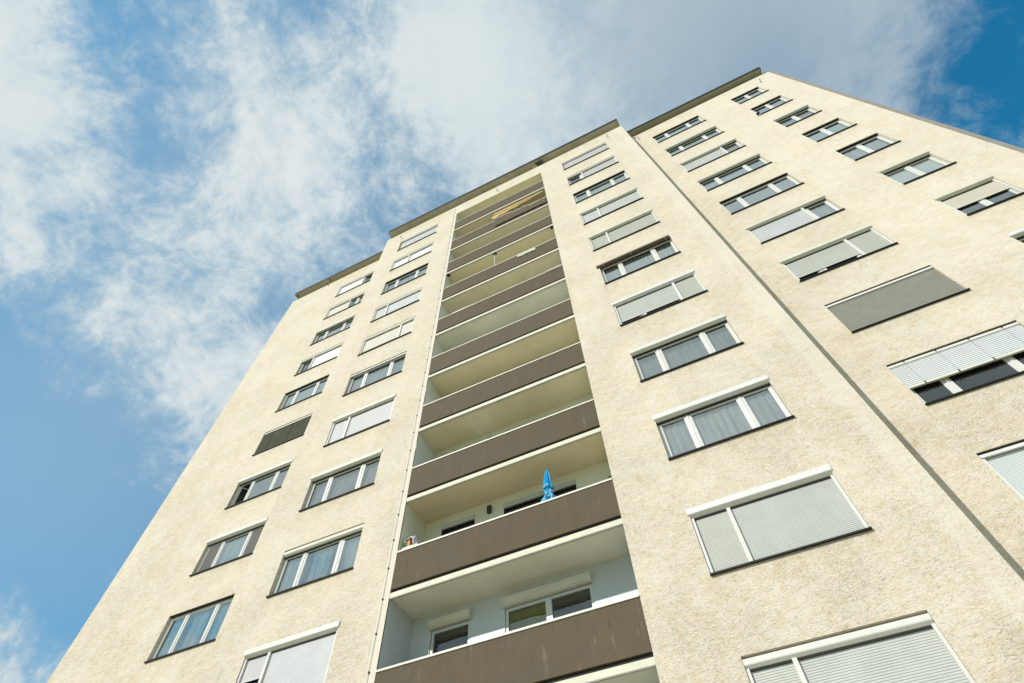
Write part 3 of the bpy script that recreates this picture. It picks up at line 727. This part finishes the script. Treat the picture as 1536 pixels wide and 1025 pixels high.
# ------------------------------------------------------------------ camera
F, YAW, PITCH, ROLL, CX, CY, CZ = (823.1382, -0.416854, 0.995085, -0.041683, 0.909613, -9.402979, -30.960796)
fw = Vector((math.sin(YAW)*math.cos(PITCH), math.cos(YAW)*math.cos(PITCH), math.sin(PITCH)))
r = Vector((math.cos(YAW), -math.sin(YAW), 0)); u = r.cross(fw)
r2 = r*math.cos(ROLL)+u*math.sin(ROLL); u2 = -r*math.sin(ROLL)+u*math.cos(ROLL)
cam = bpy.data.cameras.new('camera'); co = bpy.data.objects.new('camera', cam); COL.objects.link(co)
mt = Matrix((r2,u2,-fw)).transposed().to_4x4(); mt.translation = Vector((CX,CY,CZ+Z0)); co.matrix_world = mt
cam.sensor_width = 36; cam.lens = F/1536*36; cam.clip_start = .1; cam.clip_end = 3000
sc.camera = co

# ------------------------------------------------------------------ sun and sky
sv = Vector((.49,1.0,-.75)).normalized()
sl = bpy.data.lights.new('sun','SUN'); so = bpy.data.objects.new('sun', sl); COL.objects.link(so)
so.rotation_euler = sv.to_track_quat('-Z','Y').to_euler(); sl.energy = 3.4; sl.angle = math.radians(.5); sl.color = (1,.955,.885)
so.location = (-20,-40,60)
world = bpy.data.worlds.new('World'); sc.world = world; world.use_nodes = True
t = NT(world.node_tree)
for n in list(world.node_tree.nodes): world.node_tree.nodes.remove(n)
out = t.n('ShaderNodeOutputWorld'); bg = t.n('ShaderNodeBackground'); t.l(bg.outputs[0], out.inputs[0])
sky = t.n('ShaderNodeTexSky', sky_type='NISHITA'); sky.sun_disc = False
sky.sun_elevation = math.asin(-sv.z); sky.sun_rotation = math.atan2(-sv.x,-sv.y)
sky.air_density = 1.0; sky.dust_density = .6; sky.ozone_density = 1.6; sky.altitude = 300
bg.inputs['Strength'].default_value = 0.1
tc = t.n('ShaderNodeTexCoord'); D = tc.outputs['Generated']
sep = t.n('ShaderNodeSeparateXYZ'); t.l(D, sep.inputs[0])
den = t.math('ADD', t.math('MAXIMUM', sep.outputs['Z'], -.2), 1.0)
cmb = t.n('ShaderNodeCombineXYZ'); t.l(t.math('DIVIDE', sep.outputs['X'], den), cmb.inputs[0]); t.l(t.math('DIVIDE', sep.outputs['Y'], den), cmb.inputs[1])
S = cmb.outputs[0]
RBF = [(-0.302, -0.146, 0.263), (-0.261, -0.126, -0.39), (-0.216, -0.104, -0.23), (-0.167, -0.081, -0.157), (-0.115, -0.055, -0.318), (-0.06, -0.028, -0.019), (-0.003, -0.001, -0.016), (0.054, 0.027, -0.14), (0.111, 0.054, 0.007), (0.165, 0.081, -0.031), (0.216, 0.105, -0.011), (0.263, 0.128, 0.212), (0.307, 0.149, -0.427), (-0.341, -0.11, 0.193), (-0.299, -0.088, -0.079), (-0.253, -0.064, -0.336), (-0.203, -0.037, 0.351), (-0.148, -0.009, -0.139), (-0.089, 0.02, 0.012), (-0.029, 0.05, -0.003), (0.033, 0.08, -0.026), (0.093, 0.109, 0.006), (0.151, 0.136, -0.054), (0.205, 0.16, -0.084), (0.255, 0.183, 0.116), (0.301, 0.203, -0.108), (-0.382, -0.07, -0.254), (-0.34, -0.045, 0.36), (-0.293, -0.017, -0.439), (-0.241, 0.012, -0.025), (-0.184, 0.043, 0.127), (-0.123, 0.076, -0.361), (-0.058, 0.108, 0.306), (0.007, 0.14, -0.051), (0.245, 0.243, -0.02), (0.293, 0.262, -0.198), (-0.424, -0.025, 0.264), (-0.383, 0.004, -0.229), (-0.336, 0.034, -0.019), (-0.282, 0.068, 0.155), (-0.223, 0.102, -0.053), (-0.159, 0.138, -0.238), (-0.467, 0.025, -0.341), (-0.426, 0.057, 0.192), (-0.379, 0.091, 0.01), (-0.325, 0.128, 0.005), (-0.265, 0.167, -0.153), (-0.511, 0.078, -0.225), (-0.47, 0.114, -0.226), (-0.423, 0.152, 0.12), (-0.369, 0.193, 0.276), (-0.553, 0.134, -0.078), (-0.513, 0.173, -0.189), (-0.466, 0.216, -0.189), (-0.593, 0.192, -0.258), (-0.553, 0.235, -0.287), (-0.63, 0.25, 0.513), (-0.59, 0.297, -0.169)]
SIG = .062; acc = None
K = math.exp(-1/SIG**2)
def gauss(c, sig):
    d = t.vmath('DISTANCE', S, (c[0],c[1],0)).outputs['Value']
    return t.math('EXPONENT', t.math('MULTIPLY', t.math('MULTIPLY', d, d), -1/sig**2))
for x, y, w in RBF:
    acc = t.math('MULTIPLY_ADD', gauss((x,y), SIG), w, .45 if acc is None else acc)
acc = t.math('MULTIPLY_ADD', gauss((.0,-.34), .46), .85, acc)  # added unseen cloud bank behind the camera, brightens window reflections and ambient light
# billowed noise, softer in the thick sheet right of centre
w1 = t.n('ShaderNodeTexNoise'); t.l(S, w1.inputs['Vector']); w1.inputs['Scale'].default_value = 7; w1.inputs['Detail'].default_value = 3
wp = t.vmath('ADD', S, t.vmath('SCALE', t.vmath('SUBTRACT', w1.outputs['Color'], (.5,.5,.5)).outputs[0], scale=.05).outputs[0]).outputs[0]
n1 = t.noise(wp, 9, 10, .66, .4); n2 = t.noise(wp, 32, 9, .70, .35); n3 = t.noise(wp, 90, 6, .62)
vo = t.n('ShaderNodeTexVoronoi', feature='SMOOTH_F1'); t.l(wp, vo.inputs['Vector']); vo.inputs['Scale'].default_value = 24; vo.inputs['Smoothness'].default_value = .7
puff = t.math('SUBTRACT', .45, vo.outputs['Distance'])
calm = t.math('ADD', gauss((.09,.06), .15), t.math('MULTIPLY', gauss((.20,.13), .09), .5)); calm = t.math('SUBTRACT', 1.0, t.math('MULTIPLY', calm, .88, clamp=True))
nz = t.math('MULTIPLY', t.math('SUBTRACT', n1, .5), 1.5)
nz = t.math('MULTIPLY_ADD', t.math('SUBTRACT', n2, .5), 1.15, nz)
nz = t.math('MULTIPLY_ADD', t.math('SUBTRACT', n3, .5), .62, nz)
nz = t.math('MULTIPLY_ADD', puff, .28, nz)
acc2 = t.math('MULTIPLY_ADD', acc, 1.45, -.25)
dens = t.math('MULTIPLY_ADD', nz, calm, acc2)
cov = t.maprange(dens, .04, .92, 0, 1)
# cloud body: white where sunlit and thin, greyer where the sheet is thick
shade = t.maprange(t.math('MULTIPLY_ADD', nz, .75, t.math('MULTIPLY', acc, .55)), .08, .72)
grey = t.math('MULTIPLY', t.math('ADD', gauss((.13,.09), .13), gauss((.26,.17), .12)), .9, clamp=True)
white = t.math('ADD', gauss((-.05,.04), .075), t.math('MULTIPLY', gauss((-.33,-.10), .10), .7), clamp=True)
cc = t.mix(shade, (3.0,4.25,5.15), (5.9,6.35,6.4))
cc = t.mix(grey, cc, (3.2,4.05,4.7))
cc = t.mix(white, cc, (5.6,6.2,6.25))
tint = t.mix(1.0, sky.outputs[0], (0.16,1.22,1.42), 'MULTIPLY')
veil = t.math('MULTIPLY', t.math('ADD', gauss((-.52,.14), .24), t.math('MULTIPLY', gauss((-.2,.0), .2), .75)), .60, clamp=True)
tint = t.mix(veil, tint, (2.95,4.25,5.4))
lp = t.mix(cov, tint, cc)
t.l(lp, bg.inputs['Color'])

# ------------------------------------------------------------------ render settings
sc.view_settings.view_transform = 'Standard'; sc.view_settings.look = 'None'; sc.view_settings.gamma = 1
sc.view_settings.use_curve_mapping = False; sc.view_settings.exposure = 0.33
sc.cycles.use_denoising = True
sc.cycles.max_bounces = 8; sc.cycles.diffuse_bounces = 5; sc.cycles.transparent_max_bounces = 8
